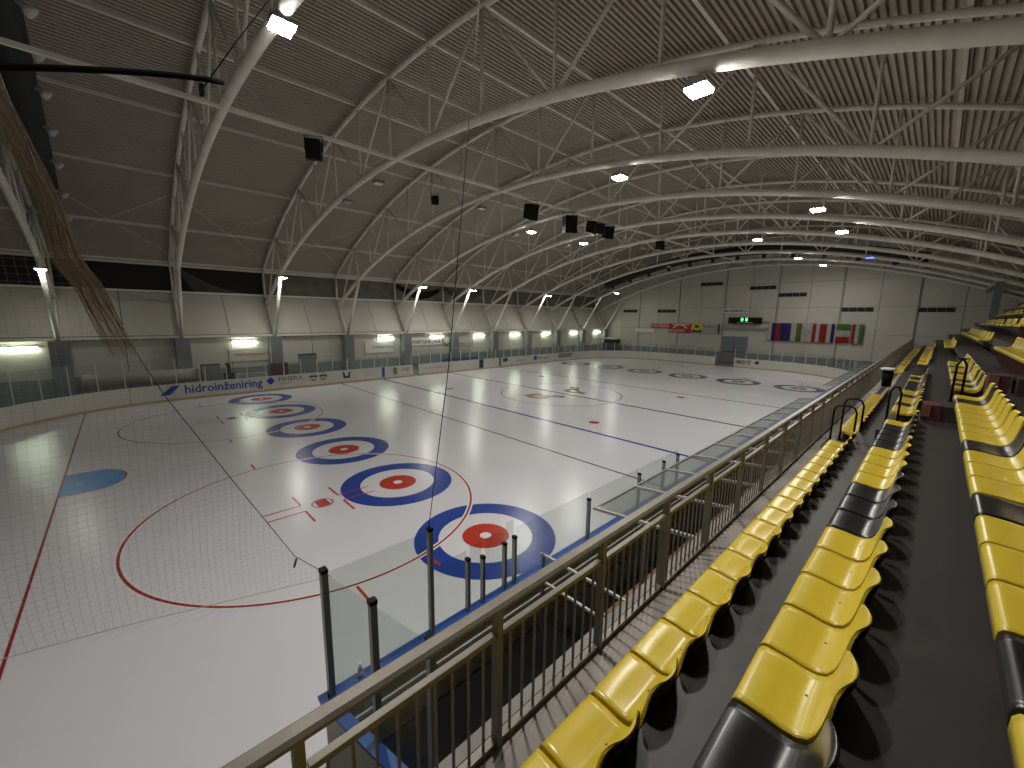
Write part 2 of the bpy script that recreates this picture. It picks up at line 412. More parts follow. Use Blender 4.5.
# ---- protective glass round the boards: one thing per run
def glass_run(label, sa, sb, step, top, pm, gname='glass_shield', w=.05):
    t = thing(gname, label, 'glass shield')
    n = max(1, round((sb-sa)/step)); st = (sb-sa)/n
    for k in range(n+1):
        p, nn = out_n(sa+st*k); q = p+nn*.05
        b = BM(); box(b, (-w/2, -w/2, 0), (w/2, w/2, top-1.1)); o = obj('post', b, pm, t); o.location = (q.x, q.y, 1.1)
        if k < n:
            p2, n2 = out_n(sa+st*(k+1)); q2 = p2+n2*.05
            d = (q2-q); L = d.length-.06
            b = BM(); box(b, (.03, -.006, 0), (.03+L, .006, top-1.1-.03)); o = obj('glass_pane', b, M_glass, t)
            o.location = (q.x, q.y, 1.1); o.rotation_euler.z = math.atan2(d.y, d.x)
    return t
glass_run('row of clear glass panes on the boards along the wall with fluorescent tubes', s_of(CX-.2), s_of(-3.3), 1.22, 2.1, M_pale)
glass_run('row of clear glass panes on the boards in front of the camera-end fluorescent tubes', s_of(-4.2), s_of(-CX+1.4), 1.22, 2.1, M_pale)
glass_run('taller glass panes round the curved board corner behind the blue crease', s_of(-CX+1.1), SL1+SA+.6, 1.22, 2.75, M_pale)
glass_run('glass panes on the boards behind the camera-end goal line', SL1+SA+.8, SL1+SA+SL2+.5, 1.22, 2.75, M_pale)
se = SL1+SA+SL2+SA+SL1+SA
glass_run('clear glass panes on the end boards below the row of flags', se-SA+1, se+CY-2.65, 1.25, 2.2, M_pale)
glass_run('clear glass panes on the curved end boards below the red banners', se+CY-.4, TOT-.2, 1.25, 2.2, M_pale)
# glass on the spectator side, near part with its posts
gn = thing('glass_shield', 'tall and short glass panes on the blue-capped boards beside the players bench', 'glass shield')
def post(x, y, z1, w=.05, d=.07):
    b = BM(); box(b, (x-w/2, y-d/2, 1.12), (x+w/2, y+d/2, z1)); o = obj('post', b, M_alu, gn)
    b = BM(); box(b, (x-w/2-.004, y-d/2-.004, z1), (x+w/2+.004, y+d/2+.004, z1+.045)); obj('rubber_cap', b, M_blk, o)
def pane(x0, x1, z1, y=-HY-.05):
    b = BM(); box(b, (x0, y-.006, 1.12), (x1, y+.006, z1)); obj('glass_pane', b, M_glass, gn)
GY = -HY-.05
post(-22.22, GY, 2.74, .07, .09); pane(-22.18, -20.84, 2.72); post(-20.8, GY, 2.72, .06)
pane(-20.76, -20.17, 2.15); post(-20.14, GY, 1.97); post(-19.84, GY, 1.83+.05); pane(-20.1, -19.87, 2.2); pane(-19.8, -19.4, 2.2)
post(-19.37, GY, 1.92); post(-19.14, GY, 1.95); pane(-19.34, -19.17, 2.3); pane(-19.1, -17.03, 2.14)
px = [-17.0, -14.95, -13.68, -12.85]
for i, x in enumerate(px):
    post(x, GY, 1.95)
    if i < 3: pane(x+.03, px[i+1]-.03, 2.12)
# return glass, slanting towards the stand
pr_ = [(-22.22, GY), (-22.05, -15.6), (-21.88, -16.42)]
for (xx, yy) in pr_[1:]:
    b = BM(); box(b, (xx-.035, yy-.035, 1.12), (xx+.035, yy+.035, 2.76)); o = obj('post', b, M_alu, gn)
    b = BM(); box(b, (xx-.04, yy-.04, 2.76), (xx+.04, yy+.04, 2.81)); obj('rubber_cap', b, M_blk, o)
for (p, q) in zip(pr_, pr_[1:]):
    b = BM(); d = Vector((q[0]-p[0], q[1]-p[1])).normalized()*.05; n_ = Vector((d.y, -d.x))*.12
    prism(b, [(p[0]+d.x-n_.x, p[1]+d.y-n_.y), (q[0]-d.x-n_.x, q[1]-d.y-n_.y), (q[0]-d.x+n_.x, q[1]-d.y+n_.y), (p[0]+d.x+n_.x, p[1]+d.y+n_.y)], 2, 1.12, 2.74); obj('glass_pane', b, M_glass, gn)

# ---- roof: corrugated sheet, ribs along the hall
bm = BM(); prof = []
arc = []; n = 232
for k in range(n):
    y = YL+.1+(YR-.1-YL-.1)*k/n; d = (YR-YL-.2)/n
    for fr, h in ((0, 0), (.38, 0), (.46, -.10), (.92, -.10)):
        yy = y+d*fr; prof.append((yy, zup(yy)+.30+h))
prof.append((YR-.1, zup(YR-.1)+.30))
va = [bm.verts.new((XN, y, z)) for y, z in prof]; vb = [bm.verts.new((XF+.2, y, z)) for y, z in prof]
for k in range(len(prof)-1): bm.faces.new((va[k], va[k+1], vb[k+1], vb[k]))
top = [(y, z+.12) for y, z in (prof[::16]+[prof[-1]])]
vc = [bm.verts.new((XN, y, z)) for y, z in top]; vd = [bm.verts.new((XF+.2, y, z)) for y, z in top]
for k in range(len(top)-1): bm.faces.new((vd[k], vd[k+1], vc[k+1], vc[k]))
struct('ceiling', bm, M_roof, label='taupe corrugated steel roof curving over the hall')

# ---- far end wall with panels
wf = sroot('wall_far', 'pale panelled end wall carrying banners, scoreboard and flags')
b = BM(); poly = [(YR, -.03), (YL, -.03)]+[(y, zup(y)+.2) for y in [YL+(YR-YL)*k/24 for k in range(25)]]
prism(b, poly, 0, XF+.1, XF+.3); obj('backing', b, M_dark, wf)
ys = [YL]+[15.9-3.05*k for k in range(-1, 14) if 15.9-3.05*k < YL-.5]+[YR]
zs = [1.38, 4.25, 7.17, 10.08, 13.1, 16.]
for i in range(len(ys)-1):
    y1, y0 = ys[i]-.018, ys[i+1]+.018
    if y1-y0 < .2: continue
    b = BM(); box(b, (XF+.03, y0, 0), (XF+.1, y1, zs[0]-.02)); obj('dado_panel', b, M_band, wf)
    for j in range(5):
        z0, z1 = zs[j]+.012, zs[j+1]-.012
        ta, tb = min(z1, zup(y0)+.2), min(z1, zup(y1)+.2)
        if ta <= z0+.05 and tb <= z0+.05: continue
        ta, tb = max(ta, z0+.01), max(tb, z0+.01)
        b = BM(); prism(b, [(y0, z0), (y1, z0), (y1, tb), (y0, ta)], 0, XF, XF+.1); obj('wall_panel', b, M_panel, wf)
for y in (12.85, 6.75, .65, -5.3, -11.4, -17.5):
    b = BM(); box(b, (XF-.08, y-.05, 0), (XF, y+.05, zup(y)+.1)); obj('wall_post', b, mat('dull_grey_post', (.26, .25, .22), .6), wf)
for k, (ya, yb, z) in enumerate([(15.7, 13.3, 6.78), (10.0, 7.2, 6.77), (4.0, 1.15, 10.35), (-2.15, -5.0, 9.6), (-5.35, -8.15, 8.65), (-11.5, -14.2, 6.9), (-17.6, -20.1, 6.85), (12.6, 10.6, 9.9)][:7]):
    b = BM(); box(b, (XF-.03, yb, z-.22), (XF+.02, ya, z+.22)); v = tag(obj('window_%d' % (k+1), b, M_dark), None, None, None, 'structure')
    v['label'] = 'narrow dark slot window, '+nth(k+1)+' from the fluorescent-tube wall'
    for f0 in (0, .25, .5, .75):
        b = BM(); yy = ya+(yb-ya)*(f0+.25); box(b, (XF-.045, yy-.02, z-.22), (XF-.03, yy+.02, z+.22)); obj('mullion', b, M_band, v)
b = BM(); box(b, (XF-.08, -2.5, 0), (XF-.01, .55, 3.5)); d1 = tag(obj('door_1', b, mat('blue_grey_door', (.17, .185, .21), .6)), kind='structure')
b = BM(); box(b, (XF-.1, -1.02, .02), (XF-.08, -.96, 3.45)); obj('meeting_stile', b, M_col, d1)
b = BM(); box(b, (XF-.12, -2.2, 1.45), (XF-.08, .3, 1.55)); obj('push_bar', b, M_ink, d1)

# ---- long wall opposite the stand
wl = sroot('wall_left', 'long wall with pale panels, concrete columns and fluorescent tubes')
b = BM(); box(b, (XN, 19.05, -.03), (XF+.2, 19.2, 4.05)); obj('backing', b, M_dark, wl)
b = BM(); prism(b, [(19.05, 4.0), (19.2, 3.95), (21.1, 7.1), (20.98, 7.2)], 0, XN, XF+.2); obj('backing', b, M_dark, wl)
xs = [XN+.1]+[-29.5+3*k for k in range(0, 22)]+[XF-.02]
for i in range(len(xs)-1):
    x0, x1 = xs[i]+.02, xs[i+1]-.02
    if x1-x0 < .15: continue
    b = BM(); box(b, (x0, 18.95, 1.42), (x1, 19.05, 3.83)); obj('wall_panel', b, M_panel, wl)
    b = BM(); box(b, (x0, 18.9, 0), (x1, 19.05, 1.40)); obj('dado_panel', b, M_band, wl)
    b = BM(); prism(b, [(18.95, 4.08), (19.05, 4.02), (20.97, 7.1), (20.87, 7.15)], 0, x0, x1); obj('sloping_panel', b, M_panel, wl)
b = BM(); box(b, (XN, 18.6, 3.86), (XF, 19.05, 4.02)); tag(obj('trim_1', b, M_steel), kind='structure')
b = BM(); box(b, (XN, 20.55, 7.12), (XF, 20.9, 7.26)); tag(obj('trim_2', b, M_steel), kind='structure')
b = BM(); box(b, (XN, 20.55, 9.04), (XF, 20.8, 9.2)); tag(obj('trim_3', b, M_steel), kind='structure')
clr = sroot('wall_clerestory', 'dark strip between the sloping wall and the roof')
xb = [XN]+TX+[XF]
for i in range(len(xb)-1):
    b = BM(); box(b, (xb[i], 20.95, 7.2), (xb[i+1], 21.05, zup(20.95)+.3)); obj('infill_sheet', b, M_dark if xb[i] < -15 else M_brownp, clr)
# torn insulation film hanging in two of the dark bays
for (xa, za, xbb, zb, m) in ((-20.0, 9.0, -14.9, 7.25, M_brownp), (-19.8, 8.6, -17.2, 7.3, M_brownp), (-2.2, 8.95, 3.2, 8.7, M_dark), (3.8, 9, 9.2, 8.8, M_brownp)):
    b = BM(); n = 12; vs = []
    for k in range(n+1):
        t = k/n; x = xa+(xbb-xa)*t; z = za+(zb-za)*t-.5*math.sin(PI*t)
        vs.append((b.verts.new((x, 20.78+.04*math.sin(9*t), z)), b.verts.new((x, 20.82+.05*math.sin(7*t), max(7.28, z-.35-.5*math.sin(PI*t))))))
    for k in range(n): b.faces.new((vs[k][0], vs[k+1][0], vs[k+1][1], vs[k][1]))
    bmesh.ops.solidify(b, geom=b.faces[:], thickness=.02)
    obj('torn_film', b, m, clr)
for i, x in enumerate(TX):
    b = BM(); box(b, (x-.42, 18.15, 0), (x+.42, 18.88, 3.86)); c = tag(obj('column', b, M_col), kind='structure')
# camera end wall and stand-side wall, plain
b = BM(); poly = [(YR, -.03), (YL, -.03)]+[(y, zup(y)+.2) for y in [YL+(YR-YL)*k/24 for k in range(25)]]
prism(b, poly, 0, XN-.2, XN); struct('wall_camera_end', b, M_panel)
b = BM(); box(b, (XN, YR-.2, -.03), (XF+.2, YR, zup(YR)+.3)); struct('wall_right', b, M_brownp)

# ---- purlins
PY = [16.9, 11.6, 6.2, .95, -2.1, -5.15, -8.2, -13.4, -18.8, -24.1, 20.6, -27.0]
for y in PY:
    b = BM(); s = .055; z = zup(y)+.16
    box(b, (XN, y-s, z-.08), (XF, y+s, z+.08)); tag(obj('purlin_beam', b, M_steel), kind='structure')

b = BM(); box(b, (XN, -2.66, 12.08), (XF, -2.54, 12.2)); tag(obj('equipment_beam', b, M_steel), kind='structure')

# ============================================================ TRUSSES
def truss(x, idx):
    t = thing('arched_roof_truss', 'off-white arched tubular roof truss, '+nth(idx+1)+' of eleven counting from the camera end', 'roof truss', (x, 18.5, 3.86), group=None)
    O = Vector((x, 18.5, 3.86))
    def L(pts): return [Vector(p)-O for p in pts]
    def part(name, pts, r, n=8):
        b = BM(); tube(b, L(pts), r, n); return obj(name, b, M_steel, t)
    lo = [(x, y, zlo(y)) for y in [20.5+(-26.9-20.5)*k/44 for k in range(45)]]
    part('lower_chord', lo, .15, 10)
    up = [(x, y, zup(y)) for y in [20.7+(-27.0-20.7)*k/40 for k in range(41)]]
    part('upper_chord', up, .10, 8)
    part('leg', [(x, 18.6, 3.86), (x, 20.55, 7.0)], .10, 6)
    part('leg', [(x, 20.5, 7.0), (x, 20.65, zup(20.65))], .09, 6)
    part('leg', [(x, 18.45, 3.86), (x, 15.4, zlo(15.4))], .12, 8)
    if x > -9: part('leg', [(x, -24.6, 7.6), (x, -21.8, zlo(-21.8))], .12, 8)
    A = [-2.1+6.1*k for k in range(-4, 4)]; B = [.95+6.1*k for k in range(-4, 3)]
    for y in A:
        yl = min(y, 15.4)
        if y < -26: continue
        part('web_bar', [(x, y, zup(y)), (x, yl, zlo(yl))], .055, 6)
        for s in (-1, 1):
            yb = y+3.05*s
            if -26 < yb < 20: part('web_bar', [(x, y, zup(y)), (x, yb, zlo(yb))], .055, 6)
    for y in B: part('web_bar', [(x, y, zup(y)), (x, y, zlo(y))], .05, 6)
    return t
def tree_copy(o, loc):
    r = o.copy(); COL.objects.link(r); r.location = loc
    for ch in [c for c in COL.objects if c.parent == o]:
        c = ch.copy(); COL.objects.link(c); c.parent = r
    return r
t0 = truss(TX[0], 0)
kids0 = [c for c in COL.objects if c.parent == t0]
t9 = None
for i, x in enumerate(TX[1:], 1):
    r = t0.copy(); COL.objects.link(r); r.location = (x, 18.5, 3.86)
    r['label'] = 'off-white arched tubular roof truss, '+nth(i+1)+' of eleven counting from the camera end'
    for ch in kids0:
        c = ch.copy(); COL.objects.link(c); c.parent = r
# thin crossed bracing rods in the roof plane near the eaves
for i in (0, 1, 2, 3, 6, 9):
    xa, xc = TX[i]+.16, TX[i+1]-.16
    for (ya, yb) in ((19.25, 13.15),):
        br = thing('cross_bracing', 'thin crossed steel rods under the roof edge, bay after the '+nth(i+1)+' truss', 'bracing')
        for a, c in (((xa, ya), (xc, yb)), ((xa, yb), (xc, ya))):
            b = BM(); tube(b, [(a[0], a[1], zup(a[1])-.02), (c[0], c[1], zup(c[1])-.02)], .018, 5); obj('rod', b, M_steel, br)
# column at the back of the stand
b = BM(); box(b, (21.5-.2, -22.0, 0), (21.5+.2, -21.6, zlo(-21.8)-.15)); tag(obj('column', b, M_col), kind='structure')
b = BM(); box(b, (21.6, -22.0, 8.45), (XF, -21.7, 8.75)); tag(obj('trim_4', b, M_alu), kind='structure')

# ============================================================ LAMPS
def lamp(x, y, z, lit, label, size=.42, tilt=0, cool=False, dim=False, faint=False):
    t = thing('high_bay_lamp', label, 'lamp', (x, y, z), group=None); t.rotation_euler.x = tilt
    b = BM(); s = size/2
    prism(b, [(-s, 0), (s, 0), (s*.6, .16), (-s*.6, .16)], 0, -s, s); obj('housing', b, M_housing, t)
    b = BM(); quad(b, ((-s*.92, -s*.92, -.008), (-s*.92, s*.92, -.008), (s*.92, s*.92, -.008), (s*.92, -s*.92, -.008)))
    obj('diffuser', b, (M_lampb if cool else M_lampf if faint else M_lampd if dim else M_lamp) if lit else M_off, t, fix=False)
    if lit:
        b = BM(); q = s*.985
        for (xa, ya), (xb_, yb_) in (((-q, -q), (q, -q)), ((q, -q), (q, q)), ((q, q), (-q, q)), ((-q, q), (-q, -q))): quad(b, ((xa, ya, -.01), (xb_, yb_, -.01), (xb_*1.06, yb_*1.06, .05), (xa*1.06, ya*1.06, .05)))
        obj('added_fill_skirt', b, M_lampb if cool else M_fillf if faint else M_filld if dim else M_fill, t)  # emissive rim added to throw light sideways and up at the roof
        h_ = [c for c in t.children if c.name.startswith('housing')][0]; h_.scale.z = .9; h_.location.z = .05; h_.scale.x = h_.scale.y = 1.12 
    b = BM(); tube(b, [(0, 0, .16), (0, 0, .38)], .02, 6); obj('bracket', b, M_alu, t)
    return t
rows = {'w': 15.0, 'p': 2.6, 'c': -.9, 'n': -9.6, 's': -15.2}
dsc = {'w': 'near the fluorescent-tube wall', 'p': 'just past mid-rink', 'c': 'over the rink middle', 'n': 'over the stand side of the ice', 's': 'beside the spectator stand'}
LIT = {(-20.5, 'n'), (-20.5, 's'), (-26.5, 'w'), (-14.5, 's'), (-14.5, 'w'), (-8.5, 'n'), (-2.5, 's'), (-2.5, 'w'), (-2.5, 'c'), (3.5, 's'), (3.5, 'w'), (3.5, 'c'), (9.5, 'n'),
       (15.5, 's'), (15.5, 'w'), (21.5, 'n'), (27.5, 'w'), (27.5, 'n')}
UNLIT = {(-14.5, 'c'), (-14.5, 'p'), (-2.5, 'p'), (3.5, 'p'), (-8.5, 'c'), (9.5, 'c'), (9.5, 'p'), (21.5, 'p'), (15.5, 'c')}
for i, x in enumerate(TX):
    for k in 'wpcns':
        if (x, k) in LIT or (x, k) in UNLIT:
            lit = (x, k) in LIT; y = rows[k]
            if k == 'c' and x in (-2.5, 3.5): y = 1.0
            if (x, k) == (27.5, 'n'): y = -10.5
            if (x, k) == (-20.5, 'n'): y = -8.9
            if (x, k) == (27.5, 'w'): y = 12.8
            if (x, k) == (-26.5, 'w'): y = 15.9
            dz = {'w': -.55, 'p': -.5, 'c': -.62, 'n': -.6, 's': -.66}[k]
            if (x, k) == (-20.5, 'n'): dz = -.30
            if (x, k) == (-14.5, 's'): dz = -.48
            lamp(x, y, zlo(y)+dz, lit, '%s square lamp on the %s truss, %s' % ('lit' if lit else 'unlit', nth(i+1), dsc[k]), cool=(x == 15.5 and k == 's'), dim=(k == 'w'), faint=((x, k) in ((-26.5, 'w'), (-26.5, 'p'))))
for x in (-28.23, -16.6, -4.6, 1.4, 7.4, 13.4, 19.5, 25.8, 31.8):
    n = [-28.23, -16.6, -4.6, 1.4, 7.4, 13.4, 19.5, 25.8, 31.8].index(x)+1
    t = thing('fluorescent_light', 'glowing fluorescent tube on the long wall, '+nth(n)+' from the camera end', 'lamp', (x, 18.86, 3.45))
    b = BM(); boxm(b, (0, .03, .03), (1.75, .1, .08)); obj('fitting', b, M_pale, t)
    b = BM(); boxm(b, (0, -.05, -.01), (1.6, .06, .07)); obj('tube', b, M_tube, t)

# ============================================================ CEILING EQUIPMENT
def speaker(x, y, z, s, label, rx=0, rz=0):
    t = thing('loudspeaker', label, 'loudspeaker', (x, y, z)); t.rotation_euler = (rx, 0, rz)
    b = BM(); prism(b, [(-s*.5, -s*.7), (s*.5, -s*.5), (s*.5, s*.7), (-s*.5, s*.7)], 0, -s*.5, s*.5); obj('cabinet', b, M_blk, t)
    b = BM(); boxm(b, (0, -s*.515, .02), (s*.8, .02, s*.95)); obj('grille', b, M_blk, t)
    b = BM(); tube(b, [(-s*.6, 0, 0), (-s*.6, 0, s*1.05), (s*.6, 0, s*1.05), (s*.6, 0, 0)], .02, 5); obj('yoke', b, M_blk, t)
def hung(x, s_, lab, dz=0, rx=0, rz=0, y=-2.6): speaker(x, y, 12.08-1.05*s_*math.cos(rx)-dz, s_, lab, rx, rz)
hung(-17.82, .5, 'black loudspeaker in a yoke between the second and third trusses', rz=-.5)
speaker(-10.3, .95, 11.95, .34, 'small black loudspeaker behind the fourth truss webs', rz=-.4)
hung(-6.31, .6, 'tilted black loudspeaker hanging alone beside the large cube speaker', 0, .18, -.2)
hung(-2.82, .74, 'large cube-like black loudspeaker under the long beam', 0, 0, -.6)
hung(-.55, .55, 'black loudspeaker at the front of the hanging cluster', 0, .15, .3)
hung(.42, .5, 'black loudspeaker in the middle of the hanging cluster')
hung(1.42, .58, 'black loudspeaker at the back of the hanging cluster', 0, .2, -.5)
hung(9.0, .5, 'lone black loudspeaker over the scoreboard end of the rink', 0, 0, -.2)
def duct(label, pts, r, noz, nm=None, ns=1.):
    t = thing('air_duct', label, 'air duct')
    b = BM(); tube(b, pts, r, 14); obj('fabric_tube', b, M_duct, t)
    for (p, d) in noz:
        p = Vector(p); d = Vector(d).normalized()
        b = BM(); tube(b, [p, p+d*.16*ns, p+d*.2*ns, p+d*.34*ns], [.07*ns, .07*ns, .13*ns, .15*ns], 10); obj('nozzle', b, nm or M_noz, t)
pts = []
for k in range(28):
    y = 17.0-22*k/27
    pts.append((-25.08-.035*(y+.6), y, zup(y)-1.2))
nz = [((-25.08-.035*(y+.6)+.33, y, zup(y)-1.42), (.55, 0, -.45)) for y in (-3.4, -1.0, 1.4, 3.8, 6.5, 9.2, 11.8, 14.1, 16.4)]
duct('black fabric air duct with pale nozzles curving past the first truss', pts, .42, nz, None, 1.15)
pts = [(26.7, y, zlo(y)+.92) for y in [14.1-32*k/30 for k in range(31)]]
nz = [((26.55, 12.8-2.6*k, zlo(12.8-2.6*k)+.52), (-.5, -.2, -1)) for k in range(12)]
duct('black fabric air duct arching in front of the scoreboard wall', pts, .52, nz, M_duct, 1.5)  # nozzles take the dark duct colour in place of shadow
b = BM(); n = 16
tube(b, [(-24.6+1.89*k/n, -14.5, 7.72-.60*(1-k/n)**1.25) for k in range(n+1)], .024, 8)
pole = tag(obj('black_pole', b, M_rod), 'long black pole hanging across the upper corner beside the first trusses', 'pole')
b = BM(); tube(b, [(-22.88, -14.5, 7.6), (-22.59, -14.5, 8.09), (-21.0, -14.6, 10.6)], .005, 5)
boxm(b, (-22.88, -14.5, 7.6), (.03, .06, .09)); obj('tie_cord', b, M_rod, pole)
b = BM(); tube(b, [(-20.84, -14.72, 2.7), (-20.45, -14.71, 5), (-19.4, -14.7, zup(-14.7)-.1)], .006, 5)
tag(obj('steel_cable', b, M_rod), 'thin vertical steel cable above the near glass post', 'cable')

# ---- safety net
net = thing('safety_net', 'grey safety net hanging beside the ice corner with brown gathered folds', 'net')
edge = [(-22.15, 2.67), (-22.49, 3.04), (-22.95, 4.0), (-23.4, 4.96), (-23.58, 5.44), (-23.89, 6.46), (-24.05, 7.4), (-24.3, 9.2)]
bot = [(-22.15, 2.67), (-23.82, 3.02), (-24.45, 3.13), (-27.5, 3.3)]
def interp(tab, v, a, b_):
    tab = sorted(tab, key=lambda q: q[a])
    if v <= tab[0][a]: return tab[0][b_]
    for p, q in zip(tab, tab[1:]):
        if v <= q[a]: return p[b_]+(q[b_]-p[b_])*(v-p[a])/(q[a]-p[a])
    return tab[-1][b_]
def wob(x, z): return -14.74+.07*math.sin(x*2.3+z*1.1)+.05*math.sin(z*2.9-x*1.3)
b = BM(); h = .0006; g = .052
x = -26.2
def strand(pts):
    for p, q in zip(pts, pts[1:]):
        d = (Vector(q)-Vector(p)).normalized(); nrm = Vector((0, 1, 0)).cross(d)*h
        quad(b, [Vector(p)-nrm, Vector(q)-nrm, Vector(q)+nrm, Vector(p)+nrm])
def z_at(a, c, k, n): return a+(c-a)*k/n
while x < -22.17:
    zt = interp(edge, x, 0, 1) if x > -24.05 else 8.6
    zb = interp(bot, x, 0, 1); n = max(2, int((zt-zb)/.3)+1)
    strand([(x+.035*math.sin(1.3*z_at(zb, zt, k, n)+x)*min(1, k/3), wob(x, zb+(zt-zb)*k/n), zb+(zt-zb)*k/n) for k in range(n+1)]); x += g
z = 2.75
while z < 8.6:
    xr = interp(edge, z, 1, 0); x0 = -26.2
    if z < 3.3: x0 = max(x0, -24.45+(3.13-z)*3.1)
    if xr-x0 > .1:
        n = max(2, int((xr-x0)/.25)); strand([(x0+(xr-x0)*k/n, wob(x0+(xr-x0)*k/n, z), z) for k in range(n+1)])
    z += g
tag(obj('mesh_cords', b, M_net, net, fix=False), kind='stuff')
b = BM(); tube(b, [(x, wob(x, z), z) for x, z in edge], [.003, .004, .004, .004, .004, .004, .004, .004], 5); tube(b, [(-22.49, -14.72, 3.04), (-22.52, -14.72, 2.95)], .012, 5); obj('edge_rope', b, M_ink, net, 'black edge rope')
b = BM(); tube(b, [(x, wob(x, z), z) for x, z in bot], .004, 4); obj('hem_cord', b, M_net, net)
b = BM(); h = .0013
lc = [(-24.6, 7.9), (-24.06, 6.83), (-23.94, 6.44), (-23.93, 6.03), (-23.83, 5.84), (-23.74, 5.46), (-23.67, 5.2)]
rc = [(-24.3, 7.9), (-24.02, 7.17), (-23.93, 6.84), (-23.83, 6.46), (-23.77, 6.05), (-23.67, 5.85), (-23.57, 5.46), (-23.49, 5.2)]
for k in range(100):
    f0 = k/99
    pts = []
    for j in range(25):
        z = 7.9-(7.9-5.5-.2*math.sin(k*2.3))*j/24
        a, c = interp(lc, z, 1, 0), interp(rc, z, 1, 0)
        ff = f0+.02*math.sin(j*.9+k); pts.append((a+(c-a)*ff, -14.72+.10*math.sin(f0*19)+.01*math.sin(j+k), z))
    strand(pts)
for j in range(110):
    z = 7.9-2.3*j/110; a, c = interp(lc, z, 1, 0), interp(rc, z, 1, 0)
    strand([(a+(c-a)*k/12, -14.72+.10*math.sin(k/12*19), z-.03*math.sin(k*1.5)) for k in range(13)])
tag(obj('gathered_folds', b, M_netb, net, 'brown gathered net folds', fix=False), kind='stuff')

# ============================================================ SIGNS on the walls
def banner(name, label, cat, y0, y1, z0, z1, m, txt=None, size=.3, tm=None, tz=None, d=.06, ty=None, **kw):
    t = thing(name, label, cat, (0, 0, 0))
    b = BM(); box(b, (XF-.12-d, min(y0, y1), z0), (XF-.12, max(y0, y1), z1)); obj('sheet', b, m, t)
    if txt: text('lettering', txt, size, (XF-.125-d, ty if ty is not None else y0-.15, tz if tz else z0+(z1-z0)*.3), '-x', tm, t, ext=.003, **kw)
    return t
banner('banner', 'blank white strip banner under the red ones', 'banner', 13.3, 10.2, 3.6, 4.15, M_white)
banner('banner', 'narrow red banner with white lettering next to the larger red banner', 'banner', 10.8, 8.0, 4.3, 4.9, M_red, 'STROMBERK', .48, M_white, 4.45)
t = banner('banner', 'larger red banner with a white arch and lettering', 'banner', 7.98, 4.75, 3.72, 5.05, M_red, 'BELVEDERE', .45, M_white, 3.85)
b = BM(); 
for k in range(12):
    a0, a1 = PI*k/12, PI*(k+1)/12
    quad(b, [(XF-.19, 6.35+r*math.cos(a), 4.35+.55*r*math.sin(a)) for r, a in ((.75, a0), (1.0, a0), (1.0, a1), (.75, a1))])
quad(b, [(XF-.19, y, z) for y, z in ((7.6, 4.85), (5.1, 4.85), (5.1, 4.97), (7.6, 4.97))]); obj('arch_print', b, M_white, t)
t = thing('round_sign', 'round yellow and black crest sign beside the red banners', 'sign', (0, 0, 0))
b = BM(); prism(b, [(3.95+.78*math.cos(a*PI/16), 4.5+.78*math.sin(a*PI/16)) for a in range(32)], 0, XF-.24, XF-.16); obj('disc', b, M_yelp, t)
b = BM(); prism(b, [(4.6, 3.85), (3.3, 3.85), (3.4, 4.3), (3.9, 4.1), (4.5, 4.3)], 0, XF-.26, XF-.24); prism(b, [(4.3, 4.5), (3.6, 4.5), (3.7, 4.8), (4.2, 4.9)], 0, XF-.26, XF-.24); obj('dark_print', b, M_ink, t)
t = banner('banner', 'silver-grey banner with dark lettering beside the round yellow sign', 'banner', 3.15, 1.2, 3.75, 5.0, mat('silver_sheet', (.36, .38, .35), .5), 'ALPETO', .42, M_ink, 4.5)
b = BM(); box(b, (XF-.3, 1.0, 3.7), (XF-.12, 1.18, 5.05)); obj('dark_edge', b, M_ink, t)
banner('sign', 'grey sign with dark lettering above the scoreboard', 'sign', .75, -2.15, 6.5, 7.1, mat('light_grey_sheet', (.66, .66, .62), .5), 'MLADIMORTU', .42, M_ink, 6.65, d=.12, bold=.012)
t = thing('scoreboard', 'black scoreboard with green lit digits on the end wall', 'scoreboard')
b = BM(); box(b, (XF-.6, -3.95, 5.15), (XF-.25, -.15, 5.95)); obj('case', b, M_blk, t)
b = BM(); box(b, (XF-.25, -4.9, 5.35), (XF-.1, -.3, 5.5)); obj('mounting_bar', b, M_alu, t)
text('digits', '0', .55, (XF-.61, -1.62, 5.5), '-x', M_led, t, ext=.005, bold=.02)
text('digits', '0', .55, (XF-.61, -2.15, 5.5), '-x', M_led, t, ext=.005, bold=.02)
b = BM(); box(b, (XF-.62, -3.0, 5.28), (XF-.6, -1.2, 5.33)); obj('indicator_line', b, M_pale, t)
b = BM(); box(b, (XF-.5, -4.5, 4.55), (XF-.001, .3, 4.68)); tag(obj('cable_tray', b, M_alu), 'grey horizontal cable tray below the scoreboard', 'cable tray')
FL = [('white hanging flag, half hidden by the blue and red one', [(-4.76, -5.06, M_white)], 0),
      ('violet-blue hanging flag with a red stripe', [(-5.06, -5.5, M_purple), (-5.5, -5.95, M_red), (-5.95, -7.06, M_purple)], 0),
      ('half white and half green hanging flag', [(-7.08, -7.6, M_white), (-7.6, -8.14, M_green)], 0),
      ('white hanging flag with a grey ring', [(-8.16, -9.16, M_white)], 1),
      ('red, white and red hanging flag', [(-9.18, -9.5, M_red), (-9.5, -9.85, M_white), (-9.85, -10.15, M_red)], 0),
      ('red, white and blue hanging flag', [(-10.17, -10.5, M_red), (-10.5, -10.9, M_white), (-10.9, -11.18, M_purple)], 0),
      ('flag in horizontal bands of green, white and red', [], 2),
      ('narrow red, white and green flag at the end of the flag row', [(-12.7, -12.98, M_red), (-12.98, -13.3, M_white), (-13.3, -13.64, M_green)], 0)]
